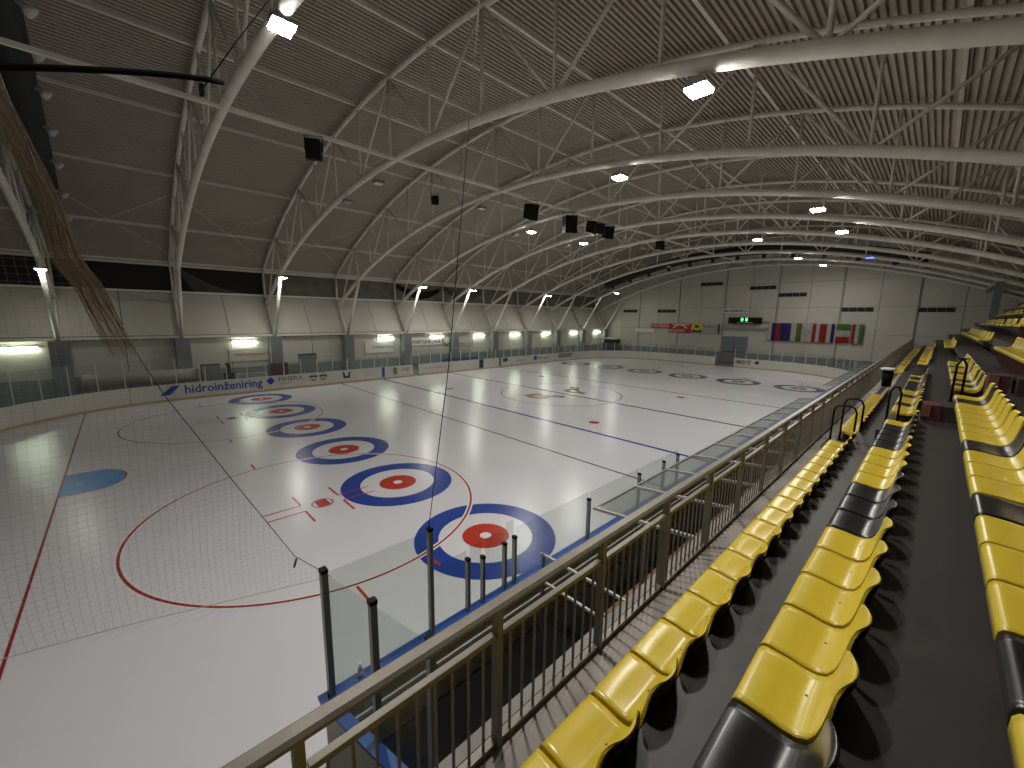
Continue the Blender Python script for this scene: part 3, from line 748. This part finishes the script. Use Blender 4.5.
def flag_sheet(t, y0, y1, z0, z1, m):
    b = BM(); n = 8; rows_ = []
    for k in range(n+1):
        y = y0+(y1-y0)*k/n; xx = XF-.3+.05*math.sin(y*7)
        rows_.append([b.verts.new((xx, y, z1)), b.verts.new((xx, y, (z0+z1)/2)), b.verts.new((xx+.02, y, z0+.03*math.sin(y*5)))])
    for k in range(n):
        for j in range(2): b.faces.new((rows_[k][j], rows_[k+1][j], rows_[k+1][j+1], rows_[k][j+1]))
    bmesh.ops.solidify(b, geom=b.faces[:], thickness=.01)
    return obj('cloth', b, m, t)
b = BM(); box(b, (XF-.35, -13.7, 5.335), (XF-.31, -4.98, 5.37))
for y in (-5.0, -7.8, -10.8, -13.6): box(b, (XF-.33, y-.02, 5.335), (XF-.001, y+.02, 5.37))
tag(obj('flag_rail', b, M_alu), 'thin rail on the end wall that the flags hang from', 'rail')
for lab, st, sp in FL:
    t = thing('flag', lab, 'flag', group='flags hanging on the end wall')
    for a, c, m in st: flag_sheet(t, a, c, 3.22, 5.30, m)
    if sp == 1:
        b = BM()
        for k in range(20):
            a0, a1 = 2*PI*k/20, 2*PI*(k+1)/20
            quad(b, [(XF-.37, -8.66+r*math.cos(a), 4.3+.8*r*math.sin(a)) for r, a in ((.27, a0), (.36, a0), (.36, a1), (.27, a1))])
        obj('ring_print', b, M_alu, t)
    if sp == 2:
        for k, m in enumerate((M_red, M_white, M_green)): flag_sheet(t, -11.35, -12.55, 3.25+.68*k, 3.25+.68*(k+1)+(.01 if k == 2 else 0), m)
# signs on the long wall
def wsign(label, x0, x1, z0, z1, m, txt=None, size=.3, tm=None, tx=None, tz=None, cat='sign', **kw):
    t = thing('wall_sign', label, cat)
    b = BM(); box(b, (x0, 18.86, z0), (x1, 18.94, z1)); obj('sheet', b, m, t)
    if txt: text('lettering', txt, size, (tx if tx else x0+.15, 18.855, tz if tz else z0+.25*(z1-z0)), '-y', tm, t, ext=.003, **kw)
    return t
wsign('pale sign with red lettering under the second tube from the camera end', -17.7, -14.9, 1.9, 2.9, M_panel, 'BREST KOVINARSTVO', .26, M_red, -17.35, 2.35)
t = wsign('white sign with dark logo under the tube nearer mid-rink', -6.75, -3.85, 2.0, 3.15, M_white, 'KOMPAKT TLAK', .30, M_ink, -6.0, 2.45)
ring = None
wsign('white sign reading PORT LJUBLJANA between two columns', -1.75, 3.1, 2.55, 3.35, M_white, 'PORT LJUBLJANA', .46, M_ink, -1.6, 2.75, bold=.01)
b = BM(); 
for k in range(18):
    a0, a1 = PI*.9+PI*1.2*k/18, PI*.9+PI*1.2*(k+1)/18
    quad(b, [(2.65+r*math.cos(a), 18.80, 3.05+r*math.sin(a)) for r, a in ((.42, a0), (.6, a0), (.6, a1), (.42, a1))])
tag(obj('ring_emblem', b, M_green), 'green open ring emblem beside the white wall sign', 'emblem')
wsign('dull sign on the wall beside the fifth fluorescent tube', 8.9, 11.3, 2.2, 2.75, M_panel, 'HOTEL LEV', .3, M_ink, 9.2, 2.35)
wsign('small sign behind the dark column', 4.3, 6.2, 2.3, 2.75, M_panel, 'SIMPS', .3, M_ink, 4.5, 2.4)

# ============================================================ THINGS behind the far-side boards
def hockey_goal(x, y, lab, rz=0):
    t = thing('hockey_goal', lab, 'goal', (x, y, -.03), rz=rz)
    b = BM(); tube(b, [(-.95, 0, 0), (-.95, 0, 1.25), (.95, 0, 1.25), (.95, 0, 0)], .04, 6); obj('goal_frame', b, M_white, t)
    b = BM(); tube(b, [(-.95, 0, .04), (-.7, .9, .04), (.7, .9, .04), (.95, 0, .04)], .03, 6); obj('base_frame', b, M_white, t)
    b = BM()
    for k in range(13):
        xx = -.95+1.9*k/12; tube(b, [(xx, 0, 1.25), (xx*.75, .9, .05)], .006, 3)
    for k in range(1, 8):
        f = k/8; w_ = .95-.25*f; tube(b, [(-w_, .9*f, 1.25-1.2*f), (w_, .9*f, 1.25-1.2*f)], .006, 3)
    tag(obj('goal_net', b, M_white, t), kind='stuff'); return t
hockey_goal(-16.75, 16.4, 'white hockey goal standing behind the far boards', PI)
t = thing('rolled_cover', 'long pale rolled-up ice cover behind the corner glass', 'roll', (-22.75, 17.2, 0))
b = BM(); tube(b, [(-2.9, 0, 1.35), (2.9, 0, 1.35)], .42, 20); obj('roll', b, mat('pale_roll', (.36, .34, .32), .7, noise=.1), t)
for sx in (-2.2, 2.2):
    b = BM(); boxm(b, (sx, 0, .45), (.12, .8, .96)); obj('trestle', b, M_band, t)
def cart(x, y, lab, mm, w_, h, dd=.6, z0=-.03):
    t = thing('storage_box', lab, 'box', (x, y, z0))
    b = BM(); boxm(b, (0, 0, h*.5+.06), (w_, dd, h-.12)); obj('body', b, mm, t)
    b = BM(); boxm(b, (0, 0, h+.02), (w_+.04, dd+.04, .05)); obj('lid', b, M_ink, t)
    for sx in (-1, 1):
        b = BM(); tube(b, [(sx*w_*.35-.03, -dd*.3, .07), (sx*w_*.35+.03, -dd*.3, .07)], .07, 8); obj('wheel', b, M_blk, t)
cart(-14.9, 16.5, 'dark red wheeled box behind the far boards', M_redd, 1.2, 1.85)
cart(-12.6, 16.9, 'blue-grey cabinet behind the far boards', M_col, 1.3, 2.4)
cart(-19.2, 16.9, 'dark wheeled box with rust red lid behind the lettered board', M_band, 1.1, 2.0)
t = thing('hose_reel', 'black hose reel on a stand beside the white goal', 'hose reel', (-18.2, 16.6, -.03))
b = BM(); tube(b, [(-.12, 0, 1.75), (.12, 0, 1.75)], .36, 16); obj('reel', b, M_redd, t)
b = BM(); box(b, (-.3, -.2, 0), (.3, .2, 1.4)); obj('stand', b, M_ink, t)
b = BM(); box(b, (-3.4, 16.0, 0), (-1.2, 16.05, 2.0)); 
t = thing('timekeeper_booth', 'glazed timekeeper booth with grey frame behind the far boards', 'booth', (0, 0, -.03))
b.free()
for (x0, x1) in ((-3.3, -1.1), (-1.1, 1.2), (1.2, 3.6)):
    b = BM(); tube(b, [(x0, 15.6, 0), (x0, 15.6, 2.4), (x1, 15.6, 2.4), (x1, 15.6, 0)], .035, 4); obj('frame', b, M_alu, t)
    b = BM(); box(b, (x0+.05, 15.59, 1.1), (x1-.05, 15.61, 2.35)); obj('glass_pane', b, M_glass, t)
b = BM(); box(b, (-3.3, 15.7, .9), (3.6, 16.3, 1.0)); obj('desk', b, M_ink, t)
b = BM(); box(b, (-.6, HY+.12, 1.12), (3.9, HY+.16, 1.42)); tag(obj('blue_banner', b, M_blue), 'long blue strip banner on top of the far boards', 'banner')
# far end things
for k, y in enumerate((12.6, 10.5, 8.0)):
    hockey_goal(31.2, y, 'white metal goal frame stored behind the end boards, '+nth(k+1)+' from the dark kiosk', -PI/2).scale.z = 1.55
t = thing('kiosk', 'dark green kiosk with pale roof in the hall corner', 'kiosk', (32.2, 16.2, -.03))
b = BM(); boxm(b, (0, 0, 1.2), (1.6, 2.0, 2.4)); obj('body', b, mat('dark_green', (.03, .045, .03), .7), t)
b = BM(); boxm(b, (0, 0, 2.5), (2.0, 2.5, .14)); obj('roof', b, M_panel, t)
b = BM(); boxm(b, (-.82, 0, 1.6), (.04, 1.4, .7)); obj('hatch', b, M_ink, t)

# ============================================================ STAND
P = .48; X0 = -23.61
def xi(i): return X0+P*i
def row_y(k): return -18.0-.785*(k-1)
def row_z(k): return 3.31+.575*(k-1)
def tread_z(k): return 2.86 if k == 1 else row_z(k-1)+.06
NR = 11
YE = -17.5   # front edge of the stand
for k in range(1, NR+1):
    yf = YE if k == 1 else row_y(k-1)-.36
    yb = row_y(k)-.36 if k < NR else YR
    b = BM(); box(b, (XN, yb-.05, tread_z(k)-.25 if k > 1 else 2.5), (XF, yf, tread_z(k))); struct('floor_step', b, mat('light_worn_concrete', (.34, .31, .28), .75, noise=.2, nscale=2) if k == 1 else M_tread)
b = BM(); box(b, (XN, YE, 2.35), (XF, YE+.09, 2.88)); struct('trim_5', b, M_concw)
b = BM(); box(b, (XN, YE-.4, -.03), (XF, YE-.25, 2.5)); struct('wall_under_stand', b, M_brownp)

# seats
def seat_mesh():
    b = BM()
    # (depth, height, half width)
    prof = [(-.012, -.075, .224), (-.010, -.02, .225), (.004, .0, .226), (.03, .006, .227), (.12, .0, .228), (.20, -.012, .228), (.25, -.012, .227), (.29, .008, .223),
            (.320, .045, .217), (.342, .095, .208), (.358, .15, .198), (.370, .20, .187), (.380, .235, .170), (.392, .256, .142), (.408, .262, .105)]
    NU = 10; g = []
    for (v, z, hw) in prof:
        row = []
        for j in range(NU+1):
            u = -1+2*j/NU; x = u*hw
            dz = dv = 0.
            if .1 < v < .3: dz = -.012*(1-u*u)*math.sin((v-.1)/.2*PI)
            if v >= .32: dv = -.028*u*u*min(1, (v-.30)/.08)
            row.append((x, -(v+dv), z+dz))
        g.append(row)
    M = len(g); under = []
    for i in range(M):
        v0, z0 = prof[max(i-1, 0)][:2]; v1, z1 = prof[min(i+1, M-1)][:2]
        d = Vector((v1-v0, z1-z0)).normalized(); nv, nz = d.y, -d.x     # pointing under / behind the shell
        row = []
        for j in range(NU+1):
            x, y, z = g[i][j]; t = (.045 if prof[i][0] < .28 else max(.014, .045-(prof[i][0]-.28)*.35)) if j in (0, NU) else .009
            if i == 0 or i == M-1: t = .009
            row.append((x+(.004 if j == NU else -.004 if j == 0 else 0), y-nv*t, z+nz*t))
        under.append(row)
    vv = [[b.verts.new(p) for p in row] for row in g]; uu = [[b.verts.new(p) for p in row] for row in under]
    for i in range(M-1):
        for j in range(NU):
            b.faces.new((vv[i][j], vv[i][j+1], vv[i+1][j+1], vv[i+1][j])).smooth = True
            b.faces.new((uu[i][j], uu[i+1][j], uu[i+1][j+1], uu[i][j+1])).smooth = True
        b.faces.new((vv[i][0], vv[i+1][0], uu[i+1][0], uu[i][0])); b.faces.new((vv[i][NU], uu[i][NU], uu[i+1][NU], vv[i+1][NU]))
    for j in range(NU):
        b.faces.new((vv[0][j], uu[0][j], uu[0][j+1], vv[0][j+1])); b.faces.new((vv[-1][j], vv[-1][j+1], uu[-1][j+1], uu[-1][j]))
    return b
shell_y = obj('seat_shell', seat_mesh(), M_yel); shell_b = obj('seat_shell', seat_mesh(), M_black)
b = BM(); box(b, (-.16, -.36, -.05), (.16, -.06, -.03)); box(b, (-.13, -.37, -.42), (-.09, -.09, -.04)); box(b, (.09, -.37, -.42), (.13, -.09, -.04)); box(b, (-.19, -.345, -.40), (.19, -.33, -.03))
brk = obj('seat_bracket', b, M_redbr)
def rear_mesh():
    b = BM(); pr2 = [(.285, -.03, .205), (.312, .03, .200), (.336, .09, .188), (.353, .15, .174), (.366, .20, .158), (.376, .232, .135)]; vs = []
    for v, z, hw in pr2: vs.append([b.verts.new((-hw+2*hw*j/8, -(v+.034)+.026*((j-4)/4)**2*min(1, max(0, (v-.30)/.08)), z-.004)) for j in range(9)])
    for i in range(5):
        for j in range(8): b.faces.new((vs[i][j], vs[i][j+1], vs[i+1][j+1], vs[i+1][j])).smooth = True
    return b
rear = obj('rear_shade', rear_mesh(), M_redbr)  # dark sheet that paints the shade on the back of the shell
b = BM(); 
for sx in (.06,): tube(b, [(sx, -.24, -.03), (sx, -.24, -.0195)], .006, 8)
blt = obj('fixing_screw', b, M_blk)
for o in (shell_y, shell_b, brk, blt, rear): COL.objects.unlink(o)
rown = {1: 'front row behind the railing', 2: 'second row', 3: 'third row', 4: 'fourth row', 5: 'fifth row', 6: 'sixth row', 7: 'seventh row', 8: 'eighth row', 9: 'ninth row'}
seats = {}
seats[1] = [(i, 'y') for i in range(-2, 21)]+[(i, 'y') for i in range(23, 37)]+[(i, 'y') for i in range(55, 64)]+[(i, 'y') for i in range(67, 110) if i % 12 not in (0,)]
seats[2] = [(-1, 'y'), (0, 'y'), (1, 'b'), (2, 'b'), (3, 'b')]+[(i, 'y') for i in range(4, 9)]+[(i, 'b') for i in range(9, 12)]+[(i, 'y') for i in range(12, 16)]+[(i, 'b') for i in range(16, 20)]+[(20, 'y')]+\
    [(i, 'b' if i in (25, 28) else 'y') for i in range(23, 31)]+[(i, 'b') for i in range(31, 36)]+[(36, 'y'), (37, 'b'), (38, 'b'), (39, 'y'), (40, 'b')]+[(i, 'b' if i % 5 == 0 else 'y') for i in range(50, 92)]
seats[3] = [(0, 'y'), (1, 'y'), (2, 'y'), (3, 'y'), (4, 'b'), (5, 'y'), (6, 'y'), (7, 'y'), (8, 'b'), (9, 'y'), (10, 'y'), (11, 'y'), (12, 'b')]+[(i, 'y') for i in range(13, 19)]+[(19, 'b'), (20, 'y')]+\
    [(i, 'b' if i in (24, 26, 30, 34) else 'y') for i in range(23, 39)]+[(i, 'y') for i in range(62, 84) if i % 7]
seats[4] = [(i, 'y') for i in range(23, 36)]+[(i, 'y' if i % 4 else 'b') for i in range(50, 88) if i % 13]
seats[5] = [(i, 'y' if i % 5 else 'b') for i in range(40, 92) if i % 11 > 1]
seats[6] = [(i, 'y' if i % 4 else 'b') for i in range(52, 96) if i % 12 > 1]
seats[7] = [(i, 'y' if i % 3 else 'b') for i in range(58, 98) if i % 10 > 1]
seats[8] = [(i, 'y' if i % 4 else 'b') for i in range(62, 96) if i % 9]
lst = []
for k, L_ in seats.items():
    for i, c in L_:
        p = Vector((xi(i)+P/2, row_y(k), row_z(k))); lst.append(((p-m4.translation).length, k, i, c, p))
lst.sort(key=lambda q: q[0])
ny = nb = 0; rest = []; cnt = 0
for d, k, i, c, p in lst:
    if cnt >= 295: rest.append((k, i, c, p)); continue
    cnt += 1
    colr = 'yellow' if c == 'y' else 'black'
    if i < 21: where = '%s from the aisle towards the camera' % nth(21-i)
    elif i < 200: where = '%s past the aisle towards the scoreboard wall' % nth(i-22)
    lab = '%s plastic seat, %s, %s' % (colr, rown[k], where)
    if i > 48:
        r = (shell_y if c == 'y' else shell_b).copy(); r.name = 'stadium_seat'; COL.objects.link(r); r.location = p
        tag(r, lab, 'seat', 'moulded seats in the spectator stand'); continue
    t = bpy.data.objects.new('stadium_seat', None); COL.objects.link(t); t.location = p; t.empty_display_size = .1
    tag(t, lab, 'seat', 'moulded seats in the spectator stand')
    if random.random() < .8: t.rotation_euler = (random.uniform(-.015, .015), 0, random.uniform(-.012, .012))
    inst(shell_y if c == 'y' else shell_b, t); inst(brk, t); inst(rear, t)
    if i < 30: inst(blt, t)
if rest:
    b = BM()
    for k, i, c, p in rest:
        if abs(p.x-21.5) < .5 and k > 3: continue
        n0 = len(b.verts)
        x, y, z = p; 
        prism(b, [(y, z-.06), (y, z), (y-.33, z), (y-.43, z+.26), (y-.45, z+.26), (y-.36, z-.03)], 0, x-.22, x+.22)
    tag(obj('distant_seats', b, M_yel), 'small yellow seats in the upper rows by the scoreboard wall', 'seats', None, 'stuff')
# mounting beams under the rows
for k in (1, 2, 3):
    for (a, c) in ((-3, 21), (23, 37)):
        b = BM(); box(b, (xi(a), row_y(k)-.34, row_z(k)-.32), (xi(c), row_y(k)-.28, row_z(k)-.2))
        tag(obj('seat_beam', b, M_redbr), 'dark red mounting beam under the %s, %s the aisle' % (rown[k], 'camera side of' if a < 0 else 'beyond'), 'beam')
# aisle handrail hoops
def hoop(x, y0, y1, z0, h, lab):
    t = thing('handrail_hoop', lab, 'handrail', (x, y0, z0))
    pts = [(0, 0, 0), (0, 0, h-.12), (0, -.04, h-.03), (0, -.12, h), (0, (y1-y0)+.12, h), (0, (y1-y0)+.04, h-.03), (0, y1-y0, h-.12), (0, y1-y0, 0)]
    b = BM(); tube(b, pts, .019, 8); obj('hoop', b, M_blk, t)
    for yy in (0, y1-y0):
        b = BM(); tube(b, [(0, yy, 0), (0, yy, .012)], .05, 10); obj('foot_plate', b, M_blk, t)
hoop(-12.9, -17.93, -18.30, 3.13, .80, 'black handrail hoop in the front-row aisle, closer to the camera')
hoop(-12.6, -18.05, -18.37, 3.13, .92, 'black handrail hoop in the front-row aisle, closer to the scoreboard wall')
hoop(-12.75, -18.74, -18.90, tread_z(2)+.27, .78, 'black handrail hoop in the second-row aisle')
hoop(-12.6, -19.56, -19.68, tread_z(3)+.27, .80, 'black handrail hoop in the third-row aisle')
for k in range(1, 5):
    b = BM(); box(b, (xi(21.2), row_y(k)-.41, tread_z(k)), (xi(23.2), row_y(k)+.13, tread_z(k)+.27)); st = struct('floor_aisle_step', b, M_tread)
def stepbox(x, y, z, lab):
    t = thing('step_box', lab, 'step', (x, y, z))
    b = BM(); boxm(b, (0, 0, .14), (.5, .24, .28)); obj('tread_block', b, M_redd, t)
    b = BM(); boxm(b, (-.26, .06, .17), (.02, .11, .2)); obj('orange_reflector', b, mat('orange_plate', (.16, .075, .035), .5), t)
stepbox(-13.2, -19.33, tread_z(3), 'dark red step box in the aisle before the third row')
stepbox(-12.9, -20.05, tread_z(4), 'dark red step box with orange plate in the aisle before the fourth row')
t = thing('litter_bin', 'round pale-topped bin standing in the front row gap', 'bin', (xi(50), -17.95, 2.86))
b = BM(); tube(b, [(0, 0, 0), (0, 0, .72)], [.16, .19], 16); obj('drum', b, M_blk, t)
b = BM(); tube(b, [(0, 0, .72), (0, 0, .79), (0, 0, .82)], [.27, .27, .18], 18); obj('lid', b, M_white, t)

# ---- railing in front of the stand
RY = -17.56
rl = thing('spectator_railing', 'olive-grey steel railing with vertical bars along the front of the stand', 'railing', (0, RY, 2.86))
def rp(name, b, lab=None, par=None): return obj(name, b, M_rail, par or rl, lab)
b = BM(); prism(b, [(-.045, 1.02), (.045, 1.02), (.05, 1.045), (.03, 1.06), (-.03, 1.06), (-.05, 1.045)], 0, XN, XF-.5); rp('handrail', b)
xs = [-23.25+1.155*(k-8) for k in range(58)]
b = BM(); box(b, (-.022, -.03, -.08), (.022, .03, 1.02)); rpost = rp('rail_post', b); rpost.location.x = xs[0]
b = BM(); box(b, (.035, -.022, .815), (1.12, .022, .85)); rmid = rp('middle_rail', b); rmid.location.x = xs[0]
b = BM(); box(b, (.0, -.02, .02), (1.155, .035, .05)); rbot = rp('bottom_rail', b); rbot.location.x = xs[0]
b = BM(); box(b, (-.0065, -.008, .05), (.0065, .008, .815)); rbal = rp('baluster', b); rbal.location.x = xs[0]+.1155
nbal = 1; far = BM()
for j, x in enumerate(xs):
    if j:
        for src in (rpost, rmid, rbot):
            c = inst(src, rl); c.location = (x, 0, 0)
    for q in range(1, 10):
        if j == 0 and q == 1: continue
        bx = x+.1155*q
        if x > -26 and nbal < 290:
            c = inst(rbal, rl); c.location = (bx, 0, 0); nbal += 1
        else: box(far, (bx-.0065, -.008, .05), (bx+.0065, .008, .815))
tag(rp('distant_balusters', far), kind='stuff')

# ---- players bench area below the railing
t = thing('bench_canopy', 'smoky glass canopy on white crossbars over the players bench, camera end section', 'canopy')
t2 = thing('bench_canopy', 'smoky glass canopy over the second bench, scoreboard end section', 'canopy')
SLP = (2.40-2.17)/(17.45-15.23)
def cz(y): return 2.17+(-15.23-y)*SLP
M_cbar = mat('grey_white_bar', (.40, .40, .37), .5)
def canopy(t, x0, n, dx):
    for k in range(n+1):
        x = x0+dx*k
        b = BM(); prism(b, [(-15.23, cz(-15.23)-.02), (-15.23, cz(-15.23)+.03), (-17.34, cz(-17.34)+.03), (-17.34, cz(-17.34)-.02)], 0, x-.025, x+.025); obj('crossbar', b, M_cbar, t)
        if k < n:
            b = BM(); prism(b, [(-15.26, cz(-15.26)-.005), (-15.26, cz(-15.26)+.01), (-15.95, cz(-15.95)+.01), (-15.95, cz(-15.95)-.005)], 0, x+.03, x+dx-.03); obj('glass_pane', b, M_canopy, t)
    b = BM(); box(b, (x0, -15.255, cz(-15.23)-.03), (x0+n*dx, -15.215, cz(-15.23)+.02)); obj('front_rail', b, M_alu, t)
canopy(t, -17.6, 11, 1.45); canopy(t2, 3.9, 10, 1.45)
for x in (-17.6, -14.7, -11.8, -8.9, -6, -3.1):
    b = BM(); box(b, (x-.025, -16.3, -.03), (x+.025, -16.25, cz(-16.27)-.02)); obj('support_post', b, M_alu, t)
for x in (3.9, 8.25, 12.6, 18.3):
    b = BM(); box(b, (x-.025, -16.3, -.03), (x+.025, -16.25, cz(-16.27)-.02)); obj('support_post', b, M_alu, t2)
# bench partition with two rails and glass
t = thing('bench_partition', 'short glass partition with two pale rails between the bench areas', 'partition', (-18.62, 0, 0))
for z in (1.52, 1.0):
    b = BM(); box(b, (-.02, -16.6, z-.02), (.02, -14.85, z+.02)); obj('rail', b, M_pale, t)
b = BM(); box(b, (-.005, -16.55, 1.12), (.005, -14.9, 1.5)); obj('glass_pane', b, M_glass, t)
for yy in (-14.9, -16.6):
    b = BM(); box(b, (-.025, yy-.025, -.03), (.025, yy+.025, 1.54)); obj('post', b, M_alu, t)
for (x0, x1, lab, n) in ((-18.0, -11.5, 'timber players bench nearer the camera under the canopy', 3), (-10.6, -3.0, 'timber players bench further along under the canopy', 3)):
    t = thing('players_bench', lab, 'bench', (0, 0, -.03))
    for q in range(3):
        b = BM(); box(b, (x0, -16.15+.13*q, .5), (x1, -16.15+.13*q+.115, .54)); obj('plank', b, M_wood, t)
    for q in range(2):
        b = BM(); box(b, (x0, -16.22, .68+.16*q), (x1, -16.19, .80+.16*q)); obj('plank', b, M_wood, t)
    for q in range(n+1):
        xx = x0+.2+(x1-x0-.4)*q/n
        b = BM(); box(b, (xx-.03, -16.2, 0), (xx+.03, -15.8, .5)); obj('leg', b, M_alu, t)
b = BM(); box(b, (-22.0, -17.6, -.03), (21, -14.83, .06)); struct('floor_bench', b, mat('dark_rubber_floor', (.012, .012, .012), .95, spec=.1))
b = BM(); box(b, (-21.2, -16.6, .06), (-20.2, -15.9, .42)); bx = tag(obj('concrete_block', b, M_concw), 'pale concrete block on the floor behind the corner boards', 'block')
b = BM(); box(b, (-20.0, -17.05, .07), (-18.9, -16.3, .85)); tag(obj('equipment_case', b, M_redd), 'dark red equipment case behind the boards before the bench', 'case')
# bottle on the cap rail
t = thing('water_bottle', 'small clear water bottle on the blue cap rail behind the corner glass', 'bottle', (-21.87, -14.72, 1.12))
b = BM(); tube(b, [(0, 0, 0), (0, 0, .13), (0, 0, .16), (0, 0, .19)], [.032, .032, .014, .013], 14); obj('bottle_body', b, M_bottle, t)
b = BM(); tube(b, [(0, 0, .19), (0, 0, .21)], .015, 10); obj('cap', b, M_white, t)
b = BM(); tube(b, [(0, 0, .055), (0, 0, .11)], .0328, 14, caps=False); obj('paper_label', b, M_white, t)
